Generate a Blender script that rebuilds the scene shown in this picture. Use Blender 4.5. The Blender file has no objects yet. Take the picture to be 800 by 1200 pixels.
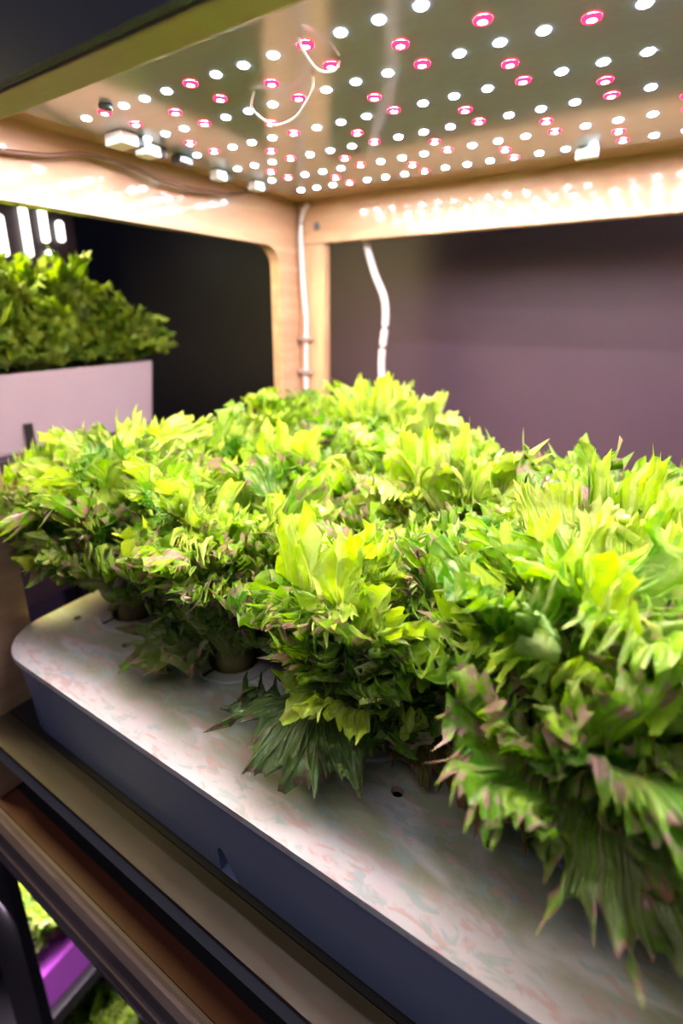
import bpy, bmesh, math, random
import numpy as np
from mathutils import Vector, Matrix

# ------------------------------------------------------------------ frame
# All lengths below are in "u" (height of the lamp board above the lens, 17 cm);
# x runs along the rack front, y into the rack, z up; z = 0 is 1.9 m above the floor.
U = 0.17
H0 = 1.9
sc = bpy.context.scene
col = sc.collection

def wp(p):
    return Vector((p[0] * U, p[1] * U, p[2] * U + H0))

# ------------------------------------------------------------------ camera
cam_d = bpy.data.cameras.new('camera')
cam = bpy.data.objects.new('camera', cam_d)
col.objects.link(cam)
Fp, PX, PY = 588.0, 388.0, 542.0
cA = -Vector(((-572 - PX) / Fp, (365 - PY) / Fp, 1)).normalized()
cB = Vector(((783 - PX) / Fp, (365 - PY) / Fp, 1)).normalized()
cZ = cA.cross(cB).normalized()
if cZ.y > 0:
    cZ = -cZ
cY = cZ.cross(cA).normalized()
Rm = Matrix((cA, cY, cZ))            # world = Rm @ (image right, image down, forward)
right = Rm @ Vector((1, 0, 0)); up = Rm @ Vector((0, -1, 0)); back = Rm @ Vector((0, 0, -1))
M3 = Matrix((right, up, back)).transposed()
cam.matrix_world = Matrix.Translation(wp((0, 0, 0))) @ M3.to_4x4()
cam_d.sensor_fit = 'VERTICAL'
cam_d.sensor_width = 24.0
cam_d.sensor_height = 36.0
cam_d.lens = Fp / 1200 * 36.0
cam_d.shift_x = (400 - PX) / 1200
cam_d.shift_y = -(600 - PY) / 1200
cam_d.clip_start = 0.01
cam_d.clip_end = 50
cam_d.dof.use_dof = True
cam_d.dof.focus_distance = 2.05 * U
cam_d.dof.aperture_fstop = 3.2
cam_d.dof.aperture_blades = 9
sc.camera = cam

# ------------------------------------------------------------------ world, exposure
wd = bpy.data.worlds.new('world'); sc.world = wd; wd.use_nodes = True
bg = wd.node_tree.nodes['Background']
bg.inputs[0].default_value = (0.34, 0.37, 0.80, 1)
bg.inputs[1].default_value = 0.06
sc.view_settings.view_transform = 'Standard'
sc.view_settings.look = 'None'
sc.view_settings.exposure = 0.3
sc.view_settings.gamma = 1.0
sc.view_settings.use_curve_mapping = False
sc.cycles.use_denoising = True
sc.cycles.sample_clamp_indirect = 6.0
sc.cycles.max_bounces = 8
sc.cycles.transparent_max_bounces = 8
sc.cycles.caustics_reflective = False
sc.cycles.caustics_refractive = False

LED_W = 760.0
LED_R = 380.0

def area(name, p, size, size_y, power, color, rot):
    l = bpy.data.lights.new(name, 'AREA'); l.shape = 'RECTANGLE'
    l.size = size * U; l.size_y = size_y * U; l.energy = power; l.color = color
    o = bpy.data.objects.new(name, l); col.objects.link(o)
    o.location = wp(p); o.rotation_euler = rot
    return o
# unseen fill light added behind the camera to brighten lid and lettuces
area('front_fill', (-0.6, -3.0, 5.4), 5, 2, 2.6, (1.0, 0.93, 0.96), (math.radians(26), 0, 0))
# grow lamps of the neighbouring racks
area('rack_lamp_upper', (-5.3, 1.3, 1.5), 1.2, 1.8, 12.0, (1.0, 0.84, 0.36), (0, 0, 0))
area('rack_lamp_lower', (-4.1, 1.7, -4.5), .9, 1.6, 12.0, (1.0, 0.82, 0.95), (0, 0, 0))
# unseen pink fill light added off frame to wash the rear wall
area('wall_fill', (3.2, 5.0, 1.2), 1.5, 0.6, 1.0, (1.0, 0.5, 0.75), (math.radians(40), math.radians(50), 0))

# ------------------------------------------------------------------ node materials
class NT:
    def __init__(s, name):
        s.m = bpy.data.materials.new(name); s.m.use_nodes = True
        s.t = s.m.node_tree; s.t.nodes.clear()
        s.out = s.t.nodes.new('ShaderNodeOutputMaterial')
    def n(s, typ, **kw):
        nd = s.t.nodes.new(typ)
        for k, v in kw.items():
            setattr(nd, k, v)
        return nd
    def l(s, a, b):
        s.t.links.new(a, b)
    def setin(s, sock, v):
        if hasattr(v, 'links') or hasattr(v, 'is_linked'):
            s.l(v, sock)
        else:
            sock.default_value = v
    def math(s, op, a, b=0.0, c=None, clamp=False):
        nd = s.n('ShaderNodeMath', operation=op, use_clamp=clamp)
        s.setin(nd.inputs[0], a); s.setin(nd.inputs[1], b)
        if c is not None: s.setin(nd.inputs[2], c)
        return nd.outputs[0]
    def mix(s, f, a, b):
        nd = s.n('ShaderNodeMix', data_type='RGBA')
        s.setin(nd.inputs[0], f)
        for i, v in ((6, a), (7, b)):
            if isinstance(v, tuple): nd.inputs[i].default_value = v if len(v) == 4 else v + (1,)
            else: s.l(v, nd.inputs[i])
        return nd.outputs[2]
    def ss(s, v, a, b):
        nd = s.n('ShaderNodeMapRange', interpolation_type='SMOOTHSTEP')
        s.setin(nd.inputs[0], v); nd.inputs[1].default_value = a; nd.inputs[2].default_value = b
        return nd.outputs[0]
    def noise(s, scale, detail=3, coord='Object', stretch=None, rough=.5, dist=0):
        tc = s.n('ShaderNodeTexCoord'); v = tc.outputs[coord]
        if stretch:
            mp = s.n('ShaderNodeMapping'); mp.inputs['Scale'].default_value = stretch
            s.l(v, mp.inputs[0]); v = mp.outputs[0]
        nd = s.n('ShaderNodeTexNoise'); nd.inputs['Scale'].default_value = scale
        nd.inputs['Detail'].default_value = detail; nd.inputs['Roughness'].default_value = rough
        nd.inputs['Distortion'].default_value = dist
        s.l(v, nd.inputs['Vector'])
        return nd.outputs['Fac']
    def bump(s, h, strength=.3, dist=.002):
        nd = s.n('ShaderNodeBump'); nd.inputs['Strength'].default_value = strength
        nd.inputs['Distance'].default_value = dist; s.l(h, nd.inputs['Height'])
        return nd.outputs[0]
    def bsdf(s, color, rough=.5, metal=0.0, coat=0.0, normal=None, emit=None, es=0.0, spec=.5):
        b = s.n('ShaderNodeBsdfPrincipled')
        if isinstance(color, tuple): b.inputs['Base Color'].default_value = color + (1,)
        else: s.l(color, b.inputs['Base Color'])
        s.setin(b.inputs['Roughness'], rough)
        b.inputs['Metallic'].default_value = metal
        b.inputs['Coat Weight'].default_value = coat
        b.inputs['Coat Roughness'].default_value = .09
        b.inputs['Specular IOR Level'].default_value = spec
        if normal is not None: s.l(normal, b.inputs['Normal'])
        if emit: b.inputs['Emission Color'].default_value = emit + (1,); b.inputs['Emission Strength'].default_value = es
        return b
    def done(s, sh):
        s.l(sh.outputs[0] if hasattr(sh, 'outputs') else sh, s.out.inputs[0])
        return s.m

def plain(name, c, rough=.5, metal=0.0, var=.15, scale=30, coat=0.0, bump=.1):
    t = NT(name); n = t.noise(scale, 4)
    lo = tuple(x * (1 - var) for x in c); hi = tuple(min(1, x * (1 + var)) for x in c)
    return t.done(t.bsdf(t.mix(n, lo, hi), rough, metal, coat, t.bump(n, bump, .001)))

def wood(name, c1, c2, stretch, coat=1.0):
    t = NT(name)
    g = t.noise(9, 6, stretch=stretch, dist=.6); g2 = t.noise(60, 3, stretch=stretch)
    f = t.ss(g, .35, .68)
    c = t.mix(f, c1, c2); c = t.mix(t.math('MULTIPLY', g2, .3), c, tuple(x * .75 for x in c1))
    return t.done(t.bsdf(c, .42, 0, coat, t.bump(g2, .08, .0006)))

M = {}
M['wood_y'] = wood('beech_plywood_side', (.50, .29, .17), (.61, .39, .24), (6, .8, 6))
M['wood_x'] = wood('beech_plywood_back', (.55, .32, .17), (.66, .42, .24), (.8, 6, 6))
M['wood_z'] = wood('beech_plywood_post', (.55, .32, .17), (.66, .42, .24), (6, 6, .8))
M['wood_edge'] = wood('plywood_edge', (.72, .50, .27), (.80, .57, .32), (.8, 6, 14), coat=.1)
M['brown'] = plain('brown_lacquered_board', (.13, .035, .018), .45, var=.3, coat=.2)
M['rail_top'] = wood('shelf_front_strip', (.040, .029, .014), (.064, .047, .025), (.8, 6, 6), coat=.2)
M['rail_face'] = plain('grey_painted_edge', (.28, .28, .30), .5)
M['rail2'] = plain('mauve_grey_rail', (.20, .14, .14), .4, var=.2, coat=.3)
M['black'] = plain('black_laminate', (.012, .010, .014), .5)
M['black2'] = plain('dark_plum_laminate', (.030, .018, .030), .5)
M['navy'] = plain('dark_navy_panel', (.045, .05, .085), .6)
M['floor'] = plain('dark_concrete', (.05, .048, .055), .7, scale=6)
M['cable'] = plain('white_cable_sheath', (.82, .74, .76), .4, var=.04)
M['wire'] = plain('thin_clear_wire', (.8, .72, .66), .3, var=.04)
M['brownwire'] = plain('brown_cable_sheath', (.16, .08, .05), .4)
M['clip'] = plain('grey_cable_clip', (.35, .25, .22), .5)
M['screw'] = plain('steel_screw', (.30, .32, .36), .35, metal=1)
M['conn'] = plain('white_terminal_plastic', (.85, .87, .83), .25, var=.05)
M['connd'] = plain('dark_terminal_body', (.05, .06, .07), .35)
M['collar'] = plain('grey_net_pot_plastic', (.52, .52, .48), .45, var=.06)
M['root'] = plain('lettuce_root_core', (.27, .22, .08), .65, var=.5, scale=120)
M['purple'] = plain('violet_tray_plastic', (.60, .11, .72), .4)
M['pinkplastic'] = plain('pale_pink_plastic', (.40, .31, .36), .4, var=.03)

# lamp board: bare aluminium-backed circuit board, glossy
t = NT('glossy_grey_circuit_board')
g = t.noise(30, 3, stretch=(1, 4, 1))
tc = t.n('ShaderNodeTexCoord'); sp = t.n('ShaderNodeSeparateXYZ'); t.l(tc.outputs['Object'], sp.inputs[0])
M['board'] = t.done(t.bsdf(t.mix(g, (.56, .56, .68), (.64, .64, .76)), t.math('MULTIPLY_ADD', g, .06, .11), .42, 0, t.bump(g, .012, .001)))

# rear wall : dark plum sheet with fine vertical ribs
t = NT('plum_ribbed_wall')
tc = t.n('ShaderNodeTexCoord'); sp = t.n('ShaderNodeSeparateXYZ'); t.l(tc.outputs['Object'], sp.inputs[0])
rib = t.math('SINE', t.math('MULTIPLY', sp.outputs[0], 2 * math.pi / (.07 * U)))
n = t.noise(2.5, 4)
M['wall'] = t.done(t.bsdf(t.mix(n, (.095, .058, .085), (.13, .078, .11)), .45, 0, 0, t.bump(rib, .10, .001)))

# hydroponic tray : white top with damp algae and painted diode-shadow dapples, tapered body plain
t = NT('stained_lid_painted_dapples')
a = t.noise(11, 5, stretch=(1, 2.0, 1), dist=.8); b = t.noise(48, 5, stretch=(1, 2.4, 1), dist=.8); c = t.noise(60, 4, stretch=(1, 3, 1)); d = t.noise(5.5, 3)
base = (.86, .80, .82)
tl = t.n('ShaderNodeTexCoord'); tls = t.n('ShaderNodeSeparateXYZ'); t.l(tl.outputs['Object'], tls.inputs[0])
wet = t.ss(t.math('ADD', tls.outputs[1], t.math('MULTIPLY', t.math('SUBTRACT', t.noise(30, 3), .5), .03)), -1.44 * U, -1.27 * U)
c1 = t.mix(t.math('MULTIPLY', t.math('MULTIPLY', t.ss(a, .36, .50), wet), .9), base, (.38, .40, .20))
c1 = t.mix(t.math('MULTIPLY', t.ss(b, .54, .64), .62), c1, (.76, .46, .42))  # pink dapples of the diode shadows, painted into the lid colour
c1 = t.mix(t.math('MULTIPLY', t.ss(t.noise(52, 5, stretch=(1, 2.2, 1.7), dist=1), .54, .64), .60), c1, (.46, .62, .60))  # cyan dapples of the diode shadows, painted the same way
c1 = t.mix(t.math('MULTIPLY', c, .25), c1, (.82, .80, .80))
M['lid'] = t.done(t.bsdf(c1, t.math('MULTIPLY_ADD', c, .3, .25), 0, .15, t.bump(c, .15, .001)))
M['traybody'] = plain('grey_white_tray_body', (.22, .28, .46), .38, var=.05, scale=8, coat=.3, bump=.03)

def leafmat(name, deep, mid, tipc, purple, pale, trans=.48, tipamt=.8):
    """leaf attribute 'lf' = (distance to edge, across, random per leaf, age)"""
    t = NT(name)
    at = t.n('ShaderNodeAttribute', attribute_name='lf')
    sp = t.n('ShaderNodeSeparateColor'); t.l(at.outputs['Color'], sp.inputs[0])
    s, tt, rnd = sp.outputs[0], sp.outputs[1], sp.outputs[2]
    age = at.outputs['Alpha']
    ng = t.noise(45, 4); nf = t.noise(160, 4)
    # blade colour: pale at the base, brighter outwards
    blade = t.mix(t.ss(rnd, .1, .9), deep, mid)
    blade = t.mix(t.math('MULTIPLY', t.ss(ng, .35, .7), .5), blade, tipc)
    inner = t.math('SUBTRACT', 1.0, t.ss(s, .12, .6))
    tc_ = t.math('ABSOLUTE', t.math('SUBTRACT', tt, .5))
    mid_ = t.math('MULTIPLY', t.math('SUBTRACT', 1.0, t.ss(tc_, .02, .11)), t.math('SUBTRACT', 1.0, t.ss(s, .5, .95)))
    c = t.mix(t.math('MULTIPLY', inner, .75), blade, pale)
    c = t.mix(t.math('MULTIPLY', mid_, .8), c, pale)
    # veins: fan of ribs, doubled towards the margin
    w1 = t.math('POWER', t.math('ABSOLUTE', t.math('COSINE', t.math('MULTIPLY', t.math('ADD', tt, t.math('MULTIPLY', nf, .012)), 2 * math.pi * 4.5))), 26)
    w2 = t.math('MULTIPLY', t.math('POWER', t.math('ABSOLUTE', t.math('COSINE', t.math('MULTIPLY', t.math('ADD', tt, t.math('MULTIPLY', s, .11)), 2 * math.pi * 10))), 18), t.ss(s, .3, .5))
    w3 = t.math('MULTIPLY', t.math('POWER', t.math('ABSOLUTE', t.math('COSINE', t.math('MULTIPLY', t.math('SUBTRACT', tt, t.math('MULTIPLY', s, .11)), 2 * math.pi * 10))), 18), t.ss(s, .35, .55))
    vein = t.math('ADD', w1, t.math('MULTIPLY', t.math('ADD', w2, w3), .5), clamp=True)
    c = t.mix(t.math('MULTIPLY', vein, .45), c, pale)
    # dusky tips on the margin
    e = t.math('MULTIPLY', t.ss(t.math('ADD', s, t.math('MULTIPLY', t.math('SUBTRACT', t.noise(110, 3), .5), 1.5)), .95, 1.03), t.ss(age, .30, .8))
    c = t.mix(t.math('MULTIPLY', e, tipamt), c, purple)
    puck = t.noise(130, 2)
    hb = t.math('ADD', t.math('ADD', t.math('MULTIPLY', ng, .6), t.math('MULTIPLY', puck, .8)), t.math('MULTIPLY', vein, -.45))
    bn = t.bump(hb, .9, .004)
    pb = t.bsdf(c, .33, 0, 0, bn, spec=.6)
    tr = t.n('ShaderNodeBsdfTranslucent')
    hs = t.n('ShaderNodeHueSaturation'); hs.inputs['Saturation'].default_value = 1.12; hs.inputs['Value'].default_value = 1.1
    t.l(c, hs.inputs['Color']); t.l(hs.outputs[0], tr.inputs[0]); t.l(bn, tr.inputs['Normal'])
    mx = t.n('ShaderNodeMixShader'); mx.inputs[0].default_value = trans
    t.l(pb.outputs[0], mx.inputs[1]); t.l(tr.outputs[0], mx.inputs[2])
    return t.done(mx.outputs[0])

M['leaf'] = leafmat('frilly_lettuce_leaf', (.09, .30, .018), (.27, .54, .025), (.47, .67, .04), (.50, .27, .29), (.62, .72, .28))
M['leaf_bright'] = leafmat('young_lettuce_leaf', (.37, .59, .035), (.52, .71, .05), (.68, .81, .14), (.62, .50, .36), (.76, .82, .38), .42, .45)
M['leaf_dark'] = leafmat('old_dark_leaf', (.035, .09, .02), (.065, .14, .028), (.09, .16, .04), (.10, .045, .04), (.22, .30, .12), .3, .8)
M['leaf_brown'] = leafmat('withered_leaf', (.17, .16, .03), (.30, .22, .06), (.30, .26, .08), (.40, .14, .09), (.48, .42, .20), .5, .8)
M['leaf_dull'] = leafmat('dull_outer_leaf', (.15, .30, .03), (.25, .41, .05), (.40, .48, .14), (.50, .27, .23), (.46, .46, .25), .4, .9)
M['leaf_far'] = leafmat('curly_herb_leaf', (.11, .22, .018), (.24, .37, .025), (.42, .50, .04), (.12, .14, .03), (.20, .36, .06), .35, .2)

def emis(name, c, st, c2=None, st2=0, r=.5):
    """lens lit brighter at its centre (chip) than at its rim"""
    t = NT(name)
    e = t.n('ShaderNodeEmission'); e.inputs[0].default_value = c + (1,); e.inputs[1].default_value = st
    return t.done(e)
M['chip_w'] = emis('white_led_chip', (.90, .97, 1.0), LED_W)
M['rim_w'] = emis('white_led_rim', (.72, .92, 1.0), 14.0)
M['chip_r'] = emis('red_led_chip', (1.0, .16, .22), LED_R)
M['rim_r'] = emis('red_led_rim', (1.0, .015, .06), 5.0)
M['tube'] = emis('white_bar_glow', (1.0, .97, .85), 4.0)  # glow of the upright white bars

# ------------------------------------------------------------------ object helpers
def link(o, parent=None):
    col.objects.link(o)
    if parent is not None: o.parent = parent
    return o

def tag(o, label=None, cat=None, group=None, kind=None):
    if label: o['label'] = label
    if cat: o['category'] = cat
    if group: o['group'] = group
    if kind: o['kind'] = kind
    return o

def thing(name, p, label, cat, group=None):
    o = bpy.data.objects.new(name, None); o.empty_display_size = .02
    o.location = wp(p); o['_o'] = 0
    del o['_o']
    ORI[o] = Vector(p)
    return tag(link(o), label, cat, group)
ORI = {}

def mk(name, bm, mat, parent=None, origin=None, smooth=False):
    """bm in u coordinates, world placed; one mesh object"""
    og = ORI[parent] if parent is not None and parent in ORI else Vector(origin or (0, 0, 0))
    me = bpy.data.meshes.new(name)
    bmesh.ops.recalc_face_normals(bm, faces=bm.faces)
    for v in bm.verts: v.co = (v.co - og) * U
    bm.to_mesh(me); bm.free()
    for m_ in (mat if isinstance(mat, (list, tuple)) else [mat]): me.materials.append(m_)
    if smooth:
        for p in me.polygons: p.use_smooth = True
    o = bpy.data.objects.new(name, me)
    link(o, parent)
    ORI[o] = og
    if parent is None: o.location = wp(og)
    return o

def box(bm, x0, x1, y0, y1, z0, z1, bev=0.0, seg=2):
    r = bmesh.ops.create_cube(bm, size=1)
    for v in r['verts']:
        v.co = Vector((x0 + (v.co.x + .5) * (x1 - x0), y0 + (v.co.y + .5) * (y1 - y0), z0 + (v.co.z + .5) * (z1 - z0)))
    if bev:
        es = list({e for v in r['verts'] for e in v.link_edges})
        bmesh.ops.bevel(bm, geom=es, offset=bev, segments=seg, affect='EDGES', profile=.5)
    return bm

def bx(*a, bev=0.0):
    return box(bmesh.new(), *a, bev=bev)

def prism(bm, loop, axis, a, b, holes=()):
    """polygon (with holes) in the two other axes, extruded along axis from a to b"""
    def pt(u, v, w):
        return {'x': (w, u, v), 'y': (u, w, v), 'z': (u, v, w)}[axis]
    loops = [loop] + list(holes)
    rings = []
    for w in (a, b):
        es = []; vs_all = []
        for lp in loops:
            vs = [bm.verts.new(pt(u, v, w)) for u, v in lp]
            es += [bm.edges.new((vs[i], vs[(i + 1) % len(vs)])) for i in range(len(vs))]
            vs_all.append(vs)
        bmesh.ops.triangle_fill(bm, edges=es, use_beauty=True)
        rings.append(vs_all)
    for A, B in zip(*rings):
        for i in range(len(A)):
            j = (i + 1) % len(A)
            bm.faces.new((A[i], A[j], B[j], B[i]))
    return bm

def rrect(x0, x1, y0, y1, r, n=8):
    pts = []
    rs = r if isinstance(r, (tuple, list)) else (r,) * 4
    for (cx, cy, a0, rr) in ((x1 - rs[0], y1 - rs[0], 0, rs[0]), (x0 + rs[1], y1 - rs[1], 90, rs[1]), (x0 + rs[2], y0 + rs[2], 180, rs[2]), (x1 - rs[3], y0 + rs[3], 270, rs[3])):
        for k in range(n + 1):
            a = math.radians(a0 + 90 * k / n)
            pts.append((cx + rr * math.cos(a), cy + rr * math.sin(a)))
    return pts

def circ(cx, cy, r, n=20):
    return [(cx + r * math.cos(2 * math.pi * k / n), cy + r * math.sin(2 * math.pi * k / n)) for k in range(n)]

def smooth_path(pts, n=8):
    P = [Vector(p) for p in pts]; out = []
    for i in range(len(P) - 1):
        p0 = P[max(i - 1, 0)]; p1 = P[i]; p2 = P[i + 1]; p3 = P[min(i + 2, len(P) - 1)]
        for k in range(n):
            t = k / n
            out.append(.5 * ((2 * p1) + (-p0 + p2) * t + (2 * p0 - 5 * p1 + 4 * p2 - p3) * t * t + (-p0 + 3 * p1 - 3 * p2 + p3) * t ** 3))
    out.append(P[-1])
    return out

def tube(bm, pts, r, n=10, sm=True):
    P = smooth_path(pts) if sm else [Vector(p) for p in pts]
    rings = []
    ref = Vector((0, 0, 1))
    for i, p in enumerate(P):
        d = (P[min(i + 1, len(P) - 1)] - P[max(i - 1, 0)]).normalized()
        a = d.cross(ref)
        if a.length < .1: a = d.cross(Vector((1, 0, 0)))
        a.normalize(); b = d.cross(a).normalized(); ref = a.cross(d) if False else ref
        rings.append([bm.verts.new(p + a * r * math.cos(2 * math.pi * k / n) + b * r * math.sin(2 * math.pi * k / n)) for k in range(n)])
    for A, B in zip(rings, rings[1:]):
        for k in range(n):
            bm.faces.new((A[k], A[(k + 1) % n], B[(k + 1) % n], B[k]))
    bm.faces.new(rings[0]); bm.faces.new(rings[-1][::-1])
    return bm

def lathe(bm, c, prof, n=24, cap=True):
    rings = [[bm.verts.new((c[0] + r * math.cos(2 * math.pi * k / n), c[1] + r * math.sin(2 * math.pi * k / n), c[2] + z)) for k in range(n)] for r, z in prof]
    for A, B in zip(rings, rings[1:]):
        for k in range(n):
            bm.faces.new((A[k], A[(k + 1) % n], B[(k + 1) % n], B[k]))
    if cap:
        bm.faces.new(rings[0]); bm.faces.new(rings[-1])
    return bm

# ------------------------------------------------------------------ setting
FL = -H0 / U
tag(mk('floor', bx(-16, 7, -12, 6.4, FL - .3, FL), M['floor']), kind='structure')
tag(mk('wall_back', bx(-16, 7, 6.1, 6.4, FL, 6), M['wall'], origin=(0, 6.1, 0)), kind='structure')

tag(mk('wall_shade_sheet', bx(-12, -4.12, 5.92, 6.08, FL, 5, bev=.01), M['black'], origin=(-7, 6, 0)), kind='structure')  # black sheet added to darken the less lit left part of the wall

# ------------------------------------------------------------------ the wooden grow rack
rack = thing('grow_rack', (-1, 2.7, FL), 'varnished plywood grow rack framing the lit bay above the tray', 'shelf rack')
# left side frame : one plywood sheet with a rounded opening
op = rrect(1.36, 4.155, -2.9, .602, (.2, .24, .1, .1), 8)
outer = [(.972, -3.12), (4.56, -3.12), (4.56, 1.14), (.972, 1.14)]
mk('side_frame', prism(bmesh.new(), outer, 'x', -3.37, -3.25, [op]), M['wood_y'], rack)
o = mk('back_post', bx(-3.245, -2.93, 4.455, 4.56, -3.12, .64, bev=.01), M['wood_z'], rack)
mk('back_beam', bx(-3.245, 2.4, 4.45, 4.56, .642, 1.12, bev=.012), M['wood_x'], rack)
mk('front_rail', bx(-3.245, 2.4, .975, 1.09, .642, 1.12, bev=.006), M['wood_edge'], rack)
mk('rear_ledge', bx(-3.245, 2.4, 3.9, 4.448, 1.03, 1.12, bev=.006), M['wood_x'], rack)
mk('side_ledge', bx(-3.248, -2.85, 1.095, 3.898, 1.03, 1.12, bev=.006), M['wood_y'], rack)
mk('top_board', bx(-3.245, 2.4, .975, 4.56, 1.125, 1.22), M['navy'], rack)
tag(mk('upper_fascia', bx(-3.37, 2.4, .94, .968, .648, 3.2), M['navy'], rack), 'dark navy fascia above the front rail')
# shelf that carries the tray
mk('shelf_board', bx(-3.245, 2.4, 1.13, 4.45, -2.66, -2.526), M['black'], rack)
mk('shelf_front_strip', prism(bmesh.new(), rrect(-3.245, 2.4, .955, 1.125, (.0001, .0001, .09, .0001), 6), 'z', -2.555, -2.525), M['rail_top'], rack)
mk('shelf_edge', prism(bmesh.new(), rrect(-3.235, 2.4, .962, 1.12, (.0001, .0001, .08, .0001), 6), 'z', -2.68, -2.556), M['rail_face'], rack)
mk('lower_board', bx(-3.9, 2.4, .95, 1.075, -3.26, -3.14), M['brown'], rack)
mk('lower_board_shadow', bx(-3.9, 2.4, 1.077, 4.45, -3.27, -3.145), M['black'], rack)  # rear of the lower board, black to paint in the shelf's shadow
# lower rail with two grooves
prof = [(.93, -3.15), (.90, -3.17), (.88, -3.22), (.88, -3.34), (.90, -3.36), (.90, -3.39), (.875, -3.41), (.875, -3.49), (.895, -3.505), (.895, -3.52), (.88, -3.535), (.885, -3.59), (.91, -3.62), (.948, -3.62), (.948, -3.15)]
mk('lower_rail', prism(bmesh.new(), prof, 'x', -4.3, 2.4), M['rail2'], rack)
mk('leg', bx(-4.20, -3.48, .95, 1.028, FL, -3.27, bev=.01), M['black'], rack)
mk('leg', bx(-3.6, -3.2, 4.2, 4.5, FL, -3.27, bev=.01), M['black'], rack)
mk('leg', bx(2.0, 2.4, 4.2, 4.5, FL, -3.27, bev=.01), M['black'], rack)
mk('leg', bx(2.0, 2.4, .95, 1.2, FL, -3.27, bev=.01), M['black'], rack)
for (x, y, z) in ((-3.02, 4.45, .80), ):
    bm = bmesh.new(); lathe(bm, (0, 0, 0), [(.002, .012), (.03, .010), (.04, 0), (.04, -.004)], 14)
    for v in bm.verts: v.co = Vector((x + v.co.x, y - v.co.z, z + v.co.y))
    mk('screw', bm, M['screw'], rack)

# ------------------------------------------------------------------ tray
tray = thing('hydroponic_tray', (-1, 2.6, -2.52), 'long white hydroponic tray under the lettuces on the plywood rack', 'tray')
POTS = [(-2.72 + .907 * i, 1.79 + .907 * j) for j in range(3) for i in range(5)]
holes = [circ(x, y, .168, 24) for x, y in POTS]
for x, y in POTS:
    for sx in (-1, 1):
        for sy in (-1, 1):
            holes.append(circ(x + sx * .26, y + sy * .26, .028, 12))
ZT = -1.95
bm = bmesh.new()
prism(bm, rrect(-3.19, 1.5, 1.09, 4.1, .33, 12), 'z', ZT - .035, ZT, holes)
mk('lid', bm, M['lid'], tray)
# body : tapered tub with a notch in the front foot
bm = bmesh.new()
lv = [(0.0, ZT - .037), (.004, ZT - .06), (.008, ZT - .062), (.03, ZT - .30), (.05, -2.50), (.055, -2.518)]
NX = -1.30
def ring(ins, z):
    L = rrect(-3.17 + ins, 1.48 - ins, 1.105 + ins, 4.085 - ins, .32 - ins, 12)
    return L, z
rings = []
for ins, z in lv:
    L, z = ring(ins, z)
    rings.append([bm.verts.new((x, y, z)) for x, y in L])
nL = len(rings[0])
kfront = [k for k in range(nL) if abs(rings[0][k].co.y - 1.105) < 1e-6 and abs(rings[0][(k + 1) % nL].co.y - 1.105) < 1e-6 and (rings[0][k].co - rings[0][(k + 1) % nL].co).length > 1][0]
for A, B in zip(rings, rings[1:]):
    for k in range(nL):
        if k == kfront: continue
        bm.faces.new((A[k], A[(k + 1) % nL], B[(k + 1) % nL], B[k]))
# front face with notch, in (x,z), one sheet following the taper
def fy(z):
    for (i0, z0), (i1, z1) in zip(lv, lv[1:]):
        if z1 <= z <= z0: return 1.105 + i0 + (i1 - i0) * (z0 - z) / (z0 - z1)
    return 1.16
xa = rings[0][kfront].co.x; xb = rings[0][(kfront + 1) % nL].co.x
notch = [(NX - .055, -2.518), (NX - .05, -2.36), (NX - .035, -2.335), (NX - .015, -2.345), (NX + .055, -2.518)]
for (i0, z0), (i1, z1) in list(zip(lv, lv[1:]))[:3]:
    bm.faces.new([bm.verts.new((x, fy(z), z)) for x, z in ((xa + 0, z0), (xb, z0), (xb, z1), (xa, z1))])
zt = lv[3][1]
bm.faces.new([bm.verts.new((x, fy(z), z)) for x, z in [(xa, zt), (xa, -2.518)] + notch + [(xb, -2.518), (xb, zt)]])
# notch reveal
nb = [bm.verts.new((x, fy(z), z)) for x, z in notch]; nb2 = [bm.verts.new((x, fy(z) + .14, z)) for x, z in notch]
for k in range(len(nb) - 1): bm.faces.new((nb[k], nb[k + 1], nb2[k + 1], nb2[k]))
bm.faces.new(rings[-1])
bmesh.ops.remove_doubles(bm, verts=bm.verts, dist=1e-5)
mk('body', bm, M['traybody'], tray)

# ------------------------------------------------------------------ net pots
def pot_mesh():
    bm = bmesh.new()
    c = (0, 0, 0)
    prof = [(.150, .004), (.150, .018), (.160, .022), (.215, .020), (.222, .014), (.222, .002), (.166, .001), (.160, -.05), (.135, -.35), (.128, -.35), (.150, -.05), (.150, .004)]
    lathe(bm, c, prof, 40, cap=False)
    # slits in the collar: little dark grooves cut as inset notches
    for a in (250, 10, 130):
        a = math.radians(a); d = Vector((math.cos(a), math.sin(a), 0)); s = Vector((-d.y, d.x, 0))
        for q in (-1, 1):
            pass
    box(bm, -.13, .13, -.13, .13, -.36, -.345)
    return bm
def slit_mesh(a):
    bm = bmesh.new()
    r = bmesh.ops.create_cube(bm, size=1)
    A = math.radians(a)
    for v in r['verts']:
        q = Vector((.15 + (v.co.x + .5) * .074, v.co.y * .016, .019 + (v.co.z + .5) * .006))
        v.co = Vector((q.x * math.cos(A) - q.y * math.sin(A), q.x * math.sin(A) + q.y * math.cos(A), q.z))
    return bm
colname = ['left end', 'second column from the left end', 'middle column', 'fourth column', 'right end outside the frame']
rowname = ['front', 'middle', 'back']
POTL = {}
first = None
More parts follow.
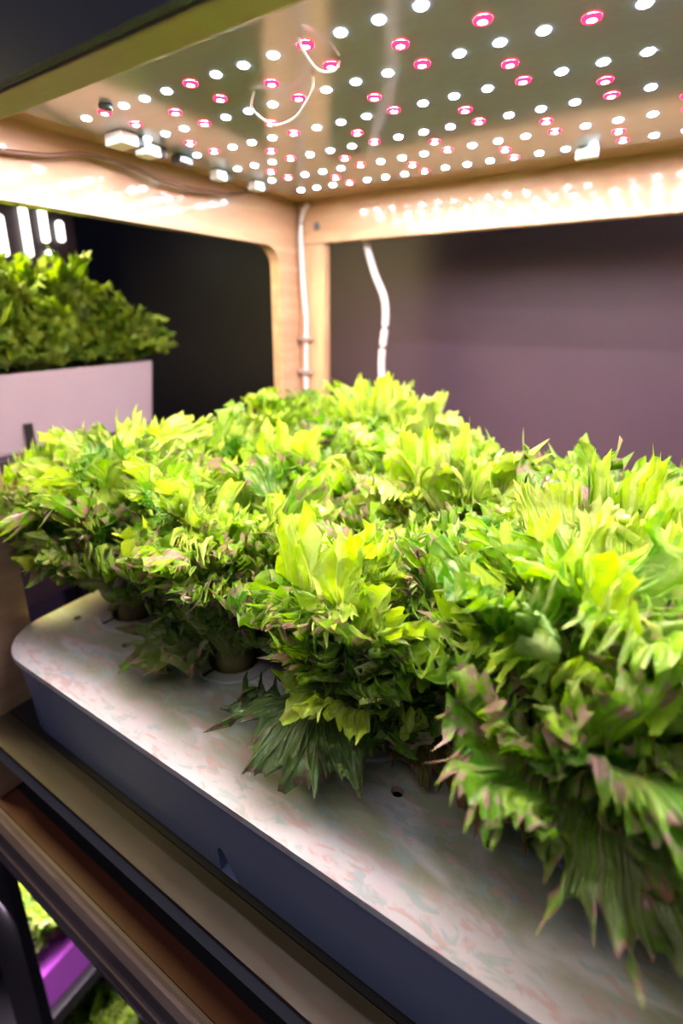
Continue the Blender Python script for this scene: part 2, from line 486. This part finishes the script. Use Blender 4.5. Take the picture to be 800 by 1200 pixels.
for idx, (x, y) in enumerate(POTS):
    i, j = idx % 5, idx // 5
    if i == 4: continue
    if first is None:
        p = thing('net_pot', (x, y, ZT), 'x', 'plant pot', 'net pots in the tray lid')
        a = mk('collar', pot_mesh(), M['collar'], None); a.parent = p; a.location = (0, 0, 0)
        sl = []
        for ang_ in (262, 22, 142):
            b = mk('slit', slit_mesh(ang_), M['black'], None); b.parent = p; b.location = (0, 0, 0); sl.append(b)
        first = (p, a, *sl)
    else:
        p = first[0].copy(); col.objects.link(p); p.location = wp((x, y, ZT))
        for ch in first[1:]:
            c_ = ch.copy(); col.objects.link(c_); c_.parent = p
    p['label'] = 'grey net pot collar in the white lid, %s row, %s' % (rowname[j], colname[i])

# ------------------------------------------------------------------ leaves
def wav(rng, t, k, n=3):
    r = 0
    for q in range(n):
        r = r + rng.uniform(.5, 1) * np.sin(t * k * rng.uniform(.7, 1.4) + rng.uniform(0, 6.28))
    return r / n * 1.3

def cusp(x):
    return 1 - np.abs(np.sin(np.pi * x)) ** .8

def leaf(rng, L, phi, a0, a1, ruf=1., nlobe=5, nth=200, nr=26, cup=.3, twist=0., age=0., petiole=.06, lob=.07, curl=0., dens=1., tooth=1.):
    """fan leaf on a broad pale rib: lobed, toothed and tightly frilled along the tip and both flanks"""
    s = (np.linspace(0, 1, nr) ** .66)[:, None]; t = np.linspace(-1, 1, nth)[None, :]
    sg = np.sign(t); at_ = np.abs(t)
    ph = rng.uniform(0, 1)
    tw = t + .06 * wav(rng, t, 5) + .02 * wav(rng, t, 17)
    W = max(phi * L, .12)                                      # half length of the margin
    h1 = np.abs(np.cos(np.pi * (nlobe * tw / 2 + ph))) ** .7
    k2 = W * 95 * dens * rng.uniform(.85, 1.15); k3 = k2 * 2.15; k1 = rng.uniform(8, 12)
    h2 = cusp(k2 / 3.1 * tw + ph * 2)
    h3 = cusp(k3 / 3.1 * tw + ph * 5)
    sm = np.clip((s - .10) / .62, 0, 1); sm = sm * sm * (3 - 2 * sm)
    flank = at_ ** 8 * np.clip((s - .25) / .25, 0, 1)          # nearness to a side margin
    tip = s ** 6; tip8 = s ** 12
    e = 1 - (1 - tip) * (1 - flank)
    p1, p2, p3 = (rng.uniform(0, 6.28) for _ in range(3))
    mod = np.clip(1 + .55 * wav(rng, t, 7), .2, 2)
    Lt = L * (1 - .28 * at_ ** 2.6 + .05 * wav(rng, t, 3))
    r = s * Lt * (1 + s ** 4 * lob * (h1 - .6) * 2) + tip8 * tooth * (.060 * (h2 - .4) * mod + .04 * (h3 - .4))
    q1 = np.sin(k1 * tw + p1)
    q2 = np.sin(k2 * tw + p2 + 2.5 * s); c2 = np.cos(k2 * tw + p2 + 2.5 * s)
    q3 = np.sin(k3 * tw + p3 + 4 * s); c3 = np.cos(k3 * tw + p3 + 4 * s)
    ks = rng.uniform(34, 44)
    f1 = np.sin(ks * s + p2 + sg * 1.3); fc = np.cos(ks * s + p2 + sg * 1.3)
    f2 = cusp(ks / 3.1 * s + p1 + .3 * sg)
    fan = .32 + .68 * sm
    ang = phi * t * fan * (1 + flank * (.30 * (f2 - .4) + .10 * f1)) + phi * (tip * .95 / k2 * c2 * mod + .8 / k3 * tip8 * c3)
    xl = r * np.sin(ang) + t * petiole * (1 - s * .7)
    yl = np.maximum(r * np.cos(ang), 0) + ruf * (.022 * tip * c2 + .022 * flank * fc)
    n = ruf * (.026 * s ** 2.2 * q1 + .036 * tip * q2 * mod + .017 * tip8 * q3 + flank * (.040 * f1 + .012 * q2))
    n = n + .03 * L * s * wav(rng, t * 2 + s * 3, 4) + .010 * wav(rng, t * 7, 3) * np.sin(26 * s + 9 * t) * s
    n = n + cup * xl * xl / L * 1.4
    xl = xl + twist * yl * yl / L
    # bend along the length
    T = np.linspace(0, 1.5, 60); al = a0 + (a1 - a0) * np.clip(T, 0, 1.3) ** 1.4 + curl * np.clip(T - .68, 0, .5) ** 1.2 * 3
    dT = T[1] * L
    co = np.concatenate([[0], np.cumsum(np.sin(al[:-1]) * dT)]); cz = np.concatenate([[0], np.cumsum(np.cos(al[:-1]) * dT)])
    yy = np.clip(yl / L, 0, 1.49)
    O = np.interp(yy, T, co); Z = np.interp(yy, T, cz); A_ = np.interp(yy, T, al)
    out = O - n * np.cos(A_); zz = Z + n * np.sin(A_)
    V = np.stack([xl + 0 * s, out, zz], -1).reshape(-1, 3)
    at = np.stack([np.maximum(s * .96, .5 * s + .5 * flank * s) + 0 * t, t * .5 + .5 + 0 * s, 0 * s + 0 * t + rng.uniform(0, 1), 0 * s + 0 * t + age], -1).reshape(-1, 4)
    return V, at, nr, nth

def grid_faces(nr, nth, off):
    i = np.arange(nr - 1)[:, None]; j = np.arange(nth - 1)[None, :]
    a = off + i * nth + j
    return np.stack([a, a + 1, a + nth + 1, a + nth], -1).reshape(-1, 4)

def leaf_mesh(name, parts, mats):
    """parts: list of (V in u, attr, nr, nth, material index)"""
    off = 0; VV = []; FF = []; AA = []; MI = []
    for V, at, nr, nth, mi in parts:
        f = grid_faces(nr, nth, off); VV.append(V); AA.append(at); FF.append(f); MI.append(np.full(len(f), mi)); off += len(V)
    V = np.concatenate(VV) * U; F = np.concatenate(FF); A = np.concatenate(AA); MI = np.concatenate(MI)
    me = bpy.data.meshes.new(name)
    me.vertices.add(len(V)); me.vertices.foreach_set('co', V.astype(np.float32).ravel())
    me.loops.add(F.size); me.loops.foreach_set('vertex_index', F.astype(np.int32).ravel())
    me.polygons.add(len(F)); me.polygons.foreach_set('loop_start', np.arange(0, F.size, 4, dtype=np.int32))
    me.polygons.foreach_set('loop_total', np.full(len(F), 4, dtype=np.int32))
    me.polygons.foreach_set('material_index', MI.astype(np.int32))
    me.polygons.foreach_set('use_smooth', np.ones(len(F), dtype=bool))
    ca = me.attributes.new('lf', 'FLOAT_COLOR', 'POINT'); ca.data.foreach_set('color', A.astype(np.float32).ravel())
    me.update(calc_edges=True)
    for m_ in mats: me.materials.append(m_)
    return me

def place(V, az, rad=.04, z=0., tilt=0.):
    c, s_ = math.cos(az), math.sin(az)
    # local out (+y) goes to direction az
    X = V[:, 0]; Y = V[:, 1] + rad
    return np.stack([X * (-s_) + Y * c, X * c + Y * s_, V[:, 2] + z], -1)

def crumple(rng, V, w, amp, freqs=(24, 44)):
    """pucker a leaf by a few random waves through space, strongest at the margin (w 0..1)"""
    D = np.zeros_like(V)
    for f, am in zip(freqs, (1.0, .5)):
        for _ in range(4):
            d = np.array([rng.gauss(0, 1) for _ in range(3)]); d = d / np.linalg.norm(d) * f * rng.uniform(.7, 1.3)
            ax = np.array([rng.gauss(0, 1) for _ in range(3)]); ax /= np.linalg.norm(ax)
            D += np.sin(V @ d + rng.uniform(0, 6.28))[:, None] * ax * am * amp / 2
    return V + D * w[:, None]

def head_mesh(name, seed, n=26, hgt=1.25, spread=1.0, nth=200, nr=26, bright=.35, mats=None, base=.1, width=1.0, dens=1.0, frills=3, clear=False):
    rng = random.Random(seed); parts = []
    for k in range(n):
        q = (k + .5) / n                       # 0 heart .. 1 outermost
        az = k * 2.399963 + rng.uniform(-.5, .5)
        a0 = math.radians(4 + 34 * q + rng.uniform(-9, 9)) * spread
        a1 = min(a0 + math.radians(0 + 40 * q ** 1.2 + rng.uniform(-18, 18)), math.radians(80))
        if clear:                          # leaves towards the open front stand more upright
            fr = max(0, math.cos(az + math.pi / 2)) * q
            a0 *= 1 - .35 * fr; a1 *= 1 - .42 * fr
        L = hgt * (.72 + .28 * rng.random()) * (1.0 - .36 * q ** 1.5) * (.84 + .16 * min(1, q * 4))
        age = min(1, max(0, q * .9 + rng.uniform(-.3, .45)))
        ph = math.radians(rng.uniform(17, 30)) * width * (1 + .45 * q)
        V, at, a, b = leaf(rng, L * .95, ph, a0, a1, ruf=rng.uniform(.8, 1.2), nlobe=rng.choice((3, 4, 5)), nth=nth, nr=nr, dens=dens,
                           cup=rng.uniform(.3, 1.0) * (1.2 - q), twist=rng.uniform(-.25, .25), age=age, curl=rng.uniform(-1.2, 2.4 - 2.0 * q))
        mi = 1 if (q < bright and rng.random() < .75) or rng.random() < .15 else 0
        P = place(V, az, .02 + .07 * q, base * (1 - .2 * q))
        P = crumple(rng, P, np.clip((at[:, 0] - .35) / .5, 0, 1), .042)
        parts.append((P, at, a, b, mi))
        # small side frills growing from the blade
        for _ in range(frills):
            i_ = int(a * rng.uniform(.40 + .15 * q, .74)); j_ = int(b * rng.uniform(.12, .88))
            o_ = P[min(i_, a - 1) * b + j_]
            V2, at2, a2, b2 = leaf(rng, rng.uniform(.18, .36) * hgt, math.radians(rng.uniform(26, 46)), math.radians(rng.uniform(-10, 70)), math.radians(rng.uniform(0, 110)),
                                   ruf=rng.uniform(.7, 1.1), nlobe=3, nth=max(40, nth // 3), nr=max(9, nr // 2), dens=dens * 1.1, cup=rng.uniform(-.5, 1.2), twist=rng.uniform(-.5, .5), age=min(1, age + .10), petiole=.02, curl=rng.uniform(-2, 2))
            P2 = place(V2, az + rng.uniform(-1.3, 1.3), 0, 0)
            P2 = crumple(rng, P2, np.clip(at2[:, 0] * 1.2, 0, 1), .03)
            at2[:, 0] = .35 + .65 * at2[:, 0]
            parts.append((P2 + o_, at2, a2, b2, mi if rng.random() < .6 else 0))
    return leaf_mesh(name, parts, mats or [M['leaf'], M['leaf_bright']])

def core_mesh():
    bm = bmesh.new()
    lathe(bm, (0, 0, 0), [(.05, -.16), (.09, -.10), (.115, -.02), (.11, .04), (.085, .12), (.04, .24)], 16)
    for v in bm.verts: v.co *= U
    me = bpy.data.meshes.new('stem'); bm.to_mesh(me); bm.free(); me.materials.append(M['root'])
    for p in me.polygons: p.use_smooth = True
    return me
CORE = core_mesh()

LH = {  # (col,row): (seed, height, spread, label)
 (0, 0): (11, 1.36, 1.00, 'loose green lettuce head at the left end of the tray, leaves hanging past its corner'),
 (1, 0): (23, 1.22, .95, 'yellow-green lettuce head with a curled pinkish leaf on the lid, second along the front row'),
 (2, 0): (37, 1.12, .98, 'lettuce head in the foreground with a big dark green leaf lying on the lid'),
 (3, 0): (43, 1.36, .92, 'large blurred lettuce head at lower right above the grey pot collar'),
 (4, 0): (53, 1.10, .95, 'nearest lettuce head cut off by the right edge of the picture, front row'),
 (0, 1): (67, 1.22, .95, 'lettuce head behind the left end one, in the middle row'),
 (1, 1): (71, 1.28, .92, 'lettuce head in the middle row below the corner post'),
 (2, 1): (83, 1.36, .90, 'tall pale lettuce head with upright fan leaf in the middle row against the plum wall'),
 (3, 1): (97, 1.34, .92, 'lettuce head at right in the middle row with bright leaf against the plum wall'),
 (4, 1): (103, 1.10, .92, 'lettuce head cut off by the right edge, middle row'),
 (0, 2): (113, 1.34, .92, 'furthest lettuce head standing in front of the corner post'),
 (1, 2): (127, 1.40, .88, 'back row lettuce head beneath the hanging white cable'),
 (2, 2): (131, 1.05, .95, 'low lettuce head in the back row right of the cable'),
 (3, 2): (149, .82, 1.0, 'lowest lettuce head in the back row before the plum wall'),
 (4, 2): (151, .90, 1.0, 'back row lettuce head near the right edge of the picture'),
}
HEADS = {}
for (i, j), (seed, h, spr, lab) in LH.items():
    x, y = POTS[j * 5 + i]
    t_ = thing('lettuce_head', (x, y, ZT), lab, 'lettuce', 'lettuces growing in the tray')
    dense = 27 if j == 0 else 25
    me = head_mesh('leaves', seed, dense, h, spr, nth=290 if j == 0 else 160, nr=30 if j == 0 else 22, bright=.45, dens=1.3 if j == 0 else 1.05, clear=j == 0 and i > 0)
    o = bpy.data.objects.new('leaves', me); link(o, t_)
    s_ = bpy.data.objects.new('stem', CORE); link(s_, t_)
    HEADS[(i, j)] = t_

def outer(head, seed, az, L, a0, a1, mat, phi=50, ruf=.05, z=.10, label=None, twist=0, cup=.1, age=1, nlobe=5, lob=.10, rad=.08, dens=1., tooth=1., off=(0, 0)):
    rng = random.Random(seed)
    V, at, a, b = leaf(rng, L, math.radians(phi), math.radians(a0), math.radians(a1), ruf=ruf, nlobe=nlobe, nth=260, nr=40, cup=cup, twist=twist, age=age, lob=lob, dens=dens, tooth=tooth)
    V = place(V, math.radians(az), rad, z)
    V = crumple(rng, V, np.clip((at[:, 0] - .3) / .6, 0, 1), .022)
    V[:, 0] += off[0]; V[:, 1] += off[1]
    V[:, 2] = np.where(V[:, 2] < .03, .012 + .018 * np.exp((V[:, 2] - .03) / .08), V[:, 2])
    o = bpy.data.objects.new('outer_leaf', leaf_mesh('outer_leaf', [(V, at, a, b, 0)], [mat]))
    link(o, HEADS[head])
    if label: o['label'] = label
    return o
outer((2, 0), 5, -80, .50, 72, 116, M['leaf_dark'], 58, .8, .26, 'dark green lobed leaf with pale veins', cup=.05, lob=.13, dens=.40, tooth=1.0, rad=0, off=(-.14, -.16))
outer((2, 0), 6, -50, .34, 95, 145, M['leaf_brown'], 46, .6, .24, 'withered brown leaf', dens=.35, rad=0, off=(.22, .02))
outer((1, 0), 7, -128, .46, 76, 100, M['leaf_dull'], 56, 1.5, .13, 'curled leaf with pinkish brown patch', cup=.35, age=1, dens=.45, rad=0, off=(-.05, -.06))
outer((3, 0), 8, -78, .52, 80, 114, M['leaf_brown'], 30, 1.2, .32, 'curled brownish pink leaf', dens=.4, rad=0, off=(-.30, .08))
outer((3, 0), 9, -72, .66, 62, 122, M['leaf_dull'], 30, 1., .42, 'drooping dull green leaf with pink margin', dens=.4, tooth=1.5, rad=.10)
outer((3, 0), 19, -45, .74, 55, 118, M['leaf_dull'], 32, 1., .40, 'drooping olive leaf', dens=.4, tooth=1.5, rad=.14)
outer((0, 0), 12, -150, .62, 50, 104, M['leaf_dull'], 38, 1.2, .30)
outer((0, 0), 13, -100, .5, 50, 110, M['leaf'], 38, 1.2, .40)
# big upright fan leaves
outer((2, 0), 14, -108, 1.0, 14, 4, M['leaf_bright'], 27, 1., .12, 'upright bright yellow-green fan leaf', cup=.7, age=.2, rad=.2)
outer((1, 0), 24, -112, .82, 18, 30, M['leaf_bright'], 26, 1.1, .10, 'smooth pale green leaf with frilled rim', cup=.6, age=.2, rad=.14)
outer((2, 0), 25, -78, .58, 30, 72, M['leaf_bright'], 38, 1.1, .14, 'low bright leaf with frilled rim', cup=.2, age=.2, rad=.14)
outer((0, 0), 26, -105, .70, 26, 62, M['leaf_bright'], 32, 1.1, .10, 'broad yellow-green leaf', cup=.4, age=.3, rad=.10)
outer((3, 0), 27, -125, .90, 18, 34, M['leaf_bright'], 34, 1.1, .12, 'broad bright leaf leaning to the left', cup=.4, age=.2, rad=.12)
outer((1, 1), 28, -100, 1.1, 12, 12, M['leaf_bright'], 24, 1.1, .12, 'upright bright leaf', cup=.5, age=.2)
outer((1, 2), 29, -80, 1.25, 8, 4, M['leaf_bright'], 20, 1.1, .12, 'upright bright leaf', cup=.5, age=.2)
outer((2, 1), 15, -100, 1.22, 10, 8, M['leaf_bright'], 20, 1., .10, 'upright pale fan leaf', cup=.4, age=.2)
outer((3, 0), 16, -120, 1.15, 12, 8, M['leaf_bright'], 26, 1., .10, 'broad bright fan leaf', cup=.4, age=.2)
outer((3, 1), 17, -100, 1.22, 10, 6, M['leaf_bright'], 22, 1., .10, 'upright fan leaf', cup=.4, age=.2)

# ------------------------------------------------------------------ lamp board with its diodes
lamp = thing('grow_light_panel', (-1, 2.7, 1.03), 'flat grey lamp board studded with white and red diodes under the rack top', 'grow light')
mk('board', prism(bmesh.new(), rrect(-3.0, 2.2, 1.11, 4.03, .14, 8), 'z', 1.0, 1.028), M['board'], lamp)

def led_mesh(name, r, mats, core=.72):
    bm = bmesh.new(); n = 14
    prof = [(r, 0.0), (r * .96, -r * .18), (r * .85, -r * .24), (r * core, -r * .26)]
    rings = [[bm.verts.new((a * math.cos(2 * math.pi * k / n), a * math.sin(2 * math.pi * k / n), z)) for k in range(n)] for a, z in prof]
    for A, B in zip(rings, rings[1:]):
        for k in range(n): bm.faces.new((A[k], A[(k + 1) % n], B[(k + 1) % n], B[k])).material_index = 0
    bm.faces.new(rings[-1]).material_index = 1
    bmesh.ops.recalc_face_normals(bm, faces=bm.faces)
    for v in bm.verts: v.co *= U
    me = bpy.data.meshes.new(name); bm.to_mesh(me); bm.free()
    for m_ in mats: me.materials.append(m_)
    return me
MW = led_mesh('white_led', .025, [M['rim_w'], M['chip_w']])
MR = led_mesh('red_led', .034, [M['rim_r'], M['chip_r']], .50)
P0 = .161
whites = []; reds = []
for j in range(1, 7):
    y = 2.32 + (5 - j) * .3946
    for k in range(0, 28):
        x = -2.80 + P0 * k
        (reds if (k + 2 * (5 - j)) % 4 == 3 else whites).append((x, y))
    for k in range(0, 28):
        if (j % 2 == 1 and k % 4 == 3) or (j % 2 == 0 and k % 4 == 1):
            if j <= 4: reds.append((-2.80 + P0 * (k - .06), y - .1973))
    if j == 5:
        for k in range(1, 28, 2): reds.append((-2.80 + P0 * (k - .05), 2.32 - .1973))
def cproj(p):
    d = Rm.transposed() @ Vector(p)
    return (Fp * d.x / d.z + PX, Fp * d.y / d.z + PY) if d.z > 0 else (9999, 9999)
def put_leds(lst, me, nm):
    vis = []; rest = []
    for (x, y) in lst:
        u_, v_ = cproj((x, y, 1.0))
        (vis if (-5 < u_ < 815 and -8 < v_ < 1200) else rest).append((x, y))
    for (x, y) in vis:
        o = bpy.data.objects.new(nm, me); link(o, lamp)
        o.location = (Vector((x, y, .999)) - ORI[lamp]) * U
    bm = bmesh.new()
    for (x, y) in rest:
        b2 = bmesh.new(); b2.from_mesh(me)
        off = (Vector((x, y, .999)) - ORI[lamp]) * U
        for v in b2.verts: v.co += off
        tmp = bpy.data.meshes.new('t'); b2.to_mesh(tmp); b2.free(); bm.from_mesh(tmp); bpy.data.meshes.remove(tmp)
    me2 = bpy.data.meshes.new(nm + '_rest'); bm.to_mesh(me2); bm.free()
    for m_ in me.materials: me2.materials.append(m_)
    o = bpy.data.objects.new(nm, me2); link(o, lamp); o['kind'] = 'stuff'
    print(nm, 'visible', len(vis), 'rest', len(rest))
# two more rows nearer the front, hidden behind the front rail
for k in range(0, 28):
    (reds if k % 4 == 3 else whites).append((-2.80 + P0 * k, 1.54))
    (reds if k % 4 == 1 else whites).append((-2.80 + P0 * k, 1.17))
    if k % 2: reds.append((-2.80 + P0 * k, 1.355))
put_leds(whites, MW, 'white_led')
put_leds(reds, MR, 'red_led')
# terminal blocks along the left edge of the board
for (x, y, w, d) in ((-2.86, 2.18, .16, .12), (-2.90, 2.40, .12, .11), (-2.95, 3.06, .08, .10), (-2.93, 3.46, .08, .10), (-.58, 3.93, .13, .05)):
    tb = mk('terminal_block', bx(x - w / 2, x + w / 2, y - d / 2, y + d / 2, .93, .998, bev=.008), M['conn'], lamp)
    mk('clamp', bx(x - w / 2 + .01, x + w / 2 - .01, y + d / 2 + .001, y + d / 2 + .05, .94, .998, bev=.006), M['connd'], tb)
mk('terminal_block', bx(-2.95, -2.86, 2.62, 2.74, .945, .998, bev=.01), M['connd'], lamp)
mk('screw', lathe(bmesh.new(), (-2.55, 1.87, .985), [(.004, -.01), (.03, -.006), (.034, .0), (.034, .014)], 12), M['connd'], lamp)
# thin wire loops under the board
for pts in ([(-1.80, 2.14, .995), (-1.87, 2.20, .96), (-1.87, 2.28, .93), (-1.854, 2.37, .925), (-1.722, 2.35, .93), (-1.574, 2.24, .935), (-1.492, 2.176, .96), (-1.47, 2.15, .995)],
            [(-1.33, 1.85, .995), (-1.33, 1.878, .96), (-1.344, 1.999, .94), (-1.322, 2.086, .96), (-1.30, 2.10, .995)]):
    mk('wire_loop', tube(bmesh.new(), pts, .006, 6), M['wire'], lamp, smooth=True)
# feed cables
c = mk('cable', tube(bmesh.new(), [(-3.20, 1.5, .86), (-3.2, 1.62, .84), (-3.19, 1.9, .87), (-3.17, 2.15, .93), (-3.15, 2.45, .92), (-3.15, 2.75, .885), (-3.15, 3.05, .885), (-3.13, 3.4, .92), (-3.0, 3.62, .985)], .016, 8), M['brownwire'], origin=(-3.2, 2.4, .9), smooth=True)
tag(c, 'brown cable sagging along the top of the left wooden beam', 'cable')
c = mk('cable', tube(bmesh.new(), [(-3.08, 4.40, 1.0), (-3.17, 4.42, .9), (-3.19, 4.42, .7), (-3.17, 4.425, .2), (-3.14, 4.425, -.1), (-3.15, 4.425, -.5), (-3.15, 4.425, -1.0), (-3.15, 4.425, -2.5)], .025, 8), M['cable'], origin=(-3.15, 4.42, 0), smooth=True)
tag(c, 'white cable running straight down the corner post', 'cable')
for z in (-.28, -.62):
    k = mk('cable_clip', box(bmesh.new(), -3.23, -3.07, 4.385, 4.452, z - .018, z + .018, bev=.006), M['clip'], c)
c = mk('cable', tube(bmesh.new(), [(-2.66, 4.66, 1.1), (-2.63, 4.66, .85), (-2.57, 4.66, .62), (-2.47, 4.66, .35), (-2.36, 4.66, .12), (-2.34, 4.66, -.1), (-2.37, 4.66, -.4), (-2.36, 4.66, -.65), (-2.29, 4.66, -.95), (-2.32, 4.66, -1.3), (-2.32, 4.66, -2.9)], .034, 10), M['cable'], origin=(-2.3, 4.66, 0), smooth=True)
tag(c, 'thick white cable hanging in a wave before the plum wall', 'cable')

# ------------------------------------------------------------------ neighbouring rack on the left
lr = thing('storage_rack', (-6, 2.2, FL), 'black shelf unit carrying the pink tray at left', 'shelf rack')
mk('shelf', bx(-7.6, -4.46, -.6, 3.72, -1.30, -1.19, bev=.015), M['black2'], lr)
mk('fascia_board', bx(-4.60, -4.52, -.6, 3.78, -2.6, -1.302), M['black2'], lr)
mk('shelf', bx(-7.6, -4.46, -.6, 3.72, -7.62, -7.42, bev=.015), M['black'], lr)
mk('leg', bx(-4.70, -4.48, 3.74, 3.95, FL, -1.30, bev=.01), M['black'], lr)
mk('leg', bx(-7.6, -7.4, 3.74, 3.95, FL, 2.6, bev=.01), M['black'], lr)
mk('leg', bx(-7.6, -7.4, -.8, -.61, FL, 2.6, bev=.01), M['black'], lr)
mk('leg', bx(-4.70, -4.48, -.8, -.61, FL, -1.30, bev=.01), M['black'], lr)

def planter(name, x0, x1, y0, y1, z0, z1, mat, label):
    t_ = thing(name, ((x0 + x1) / 2, (y0 + y1) / 2, z0), label, 'tray')
    bm = bmesh.new(); lv = [(0.06, z0), (.05, z0 + .02), (0, z1 - .04), (0, z1), (.05, z1), (.05, z1 - .06)]
    rs = [[bm.verts.new((x, y, z)) for x, y in rrect(x0 + i, x1 - i, y0 + i, y1 - i, .12 - i * .5, 6)] for i, z in lv]
    for A, B in zip(rs, rs[1:]):
        for k in range(len(A)): bm.faces.new((A[k], A[(k + 1) % len(A)], B[(k + 1) % len(A)], B[k]))
    bm.faces.new(rs[0]); bm.faces.new(rs[-1])
    mk('body', bm, mat, t_)
    return t_
pt = planter('planter_tray', -6.3, -4.5, .3, 3.58, -1.185, -.50, M['pinkplastic'], 'pale pink tray of curly greens on the black shelf at left')
soil = bx(-6.2, -4.6, .4, 3.48, -.66, -.60)
mk('soil', soil, M['brown'], pt)
mk('notch', bx(-4.515, -4.49, 2.14, 2.20, -1.18, -.93), M['black'], pt)
pt2 = planter('planter_tray', -6.3, -4.5, 1.22, 3.3, -7.415, -6.80, M['purple'], 'purple tray of lettuces seen low at left between the rack legs')

FARN = ['curly green herb bush at the right end of the pink tray', 'curly green herb bush second from the right end of the pink tray', 'yellow-lit curly herb bush at the left picture edge in the pink tray', 'curly herb bush in the pink tray beyond the left picture edge']
fm = [head_mesh('leaves', 200 + k, 44, 1.0, 1.7, base=.05, nth=90, nr=14, bright=0, mats=[M['leaf_far'], M['leaf_far']]) for k in range(2)]
for k, (y, h, x) in enumerate(((3.25, .80, -4.95), (2.65, 1.25, -5.1), (1.95, 1.32, -5.1))):
    t_ = thing('herb_bush', (x, y, -.62), FARN[k], 'herb', 'curly greens in the pink tray')
    o = bpy.data.objects.new('leaves', fm[k % 2]); link(o, t_); t_.scale = (1.0 * (.75 + .25 * h), 1.0 * (.75 + .25 * h), h); t_.rotation_euler.z = k * 1.3
    o = bpy.data.objects.new('stem', CORE); link(o, t_)
FARB = ['curly greens at the back of the pink tray, right side', 'curly greens at the back of the pink tray, left side']
for k, (y, h, x) in enumerate(((2.5, 1.15, -5.9), (1.7, 1.35, -5.9))):
    t_ = thing('herb_bush', (x, y, -.56), FARB[k], 'herb', 'curly greens in the pink tray')
    o = bpy.data.objects.new('leaves', fm[k % 2]); link(o, t_); t_.scale = (1.1, 1.1, h); t_.rotation_euler.z = 2 + k
    o = bpy.data.objects.new('stem', CORE); link(o, t_)
LOWN = ['green lettuce in the purple tray, seen just right of the black leg', 'green lettuce in the purple tray, right one beside the mauve rail']
for k, (y, x) in enumerate(((1.66, -4.85), (2.45, -4.95))):
    t_ = thing('lettuce_head', (x, y, -6.86), LOWN[k], 'lettuce', 'lettuces in the purple tray')
    o = bpy.data.objects.new('leaves', bpy.data.objects['leaves.001'].data); link(o, t_); t_.rotation_euler.z = 1 + k
    o = bpy.data.objects.new('stem', CORE); link(o, t_)

# upright white bars made to glow behind the curly greens
gl = thing('glow_bars', (-7.3, 2.6, .9), 'row of short upright glowing white bars behind the curly greens', 'grow light')
mk('holder', bx(-7.39, -7.30, 1.2, 4.0, 1.30, 1.42, bev=.01), M['black2'], gl)
for (y, z0, z1) in ((3.58, .68, 1.16), (3.89, .70, 1.30), (4.14, .90, 1.31), (4.16, .66, .80), (4.36, .93, 1.19)):
    mk('glow_bar', lathe(bmesh.new(), (-7.24, y, 0), [(.02, z0), (.045, z0 + .02), (.045, z1 - .02), (.02, z1)], 12), M['tube'], gl, smooth=True)
mk('backing', bx(-7.32, -7.29, 3.4, 4.6, .55, 1.42), M['black2'], gl)

mk('shelf', bx(-7.6, -4.46, -.6, 3.72, -10.1, -9.95, bev=.015), M['black'], lr)
pt3 = planter('planter_tray', -6.3, -4.5, .3, 3.3, -9.945, -9.33, M['pinkplastic'], 'pale tray on the lowest black shelf at left')
t_ = thing('lettuce_head', (-4.72, 1.85, -9.38), 'green lettuce lowest of all, at the bottom edge beside the mauve rail', 'lettuce')
o = bpy.data.objects.new('leaves', bpy.data.objects['leaves.001'].data); link(o, t_)
o = bpy.data.objects.new('stem', CORE); link(o, t_)
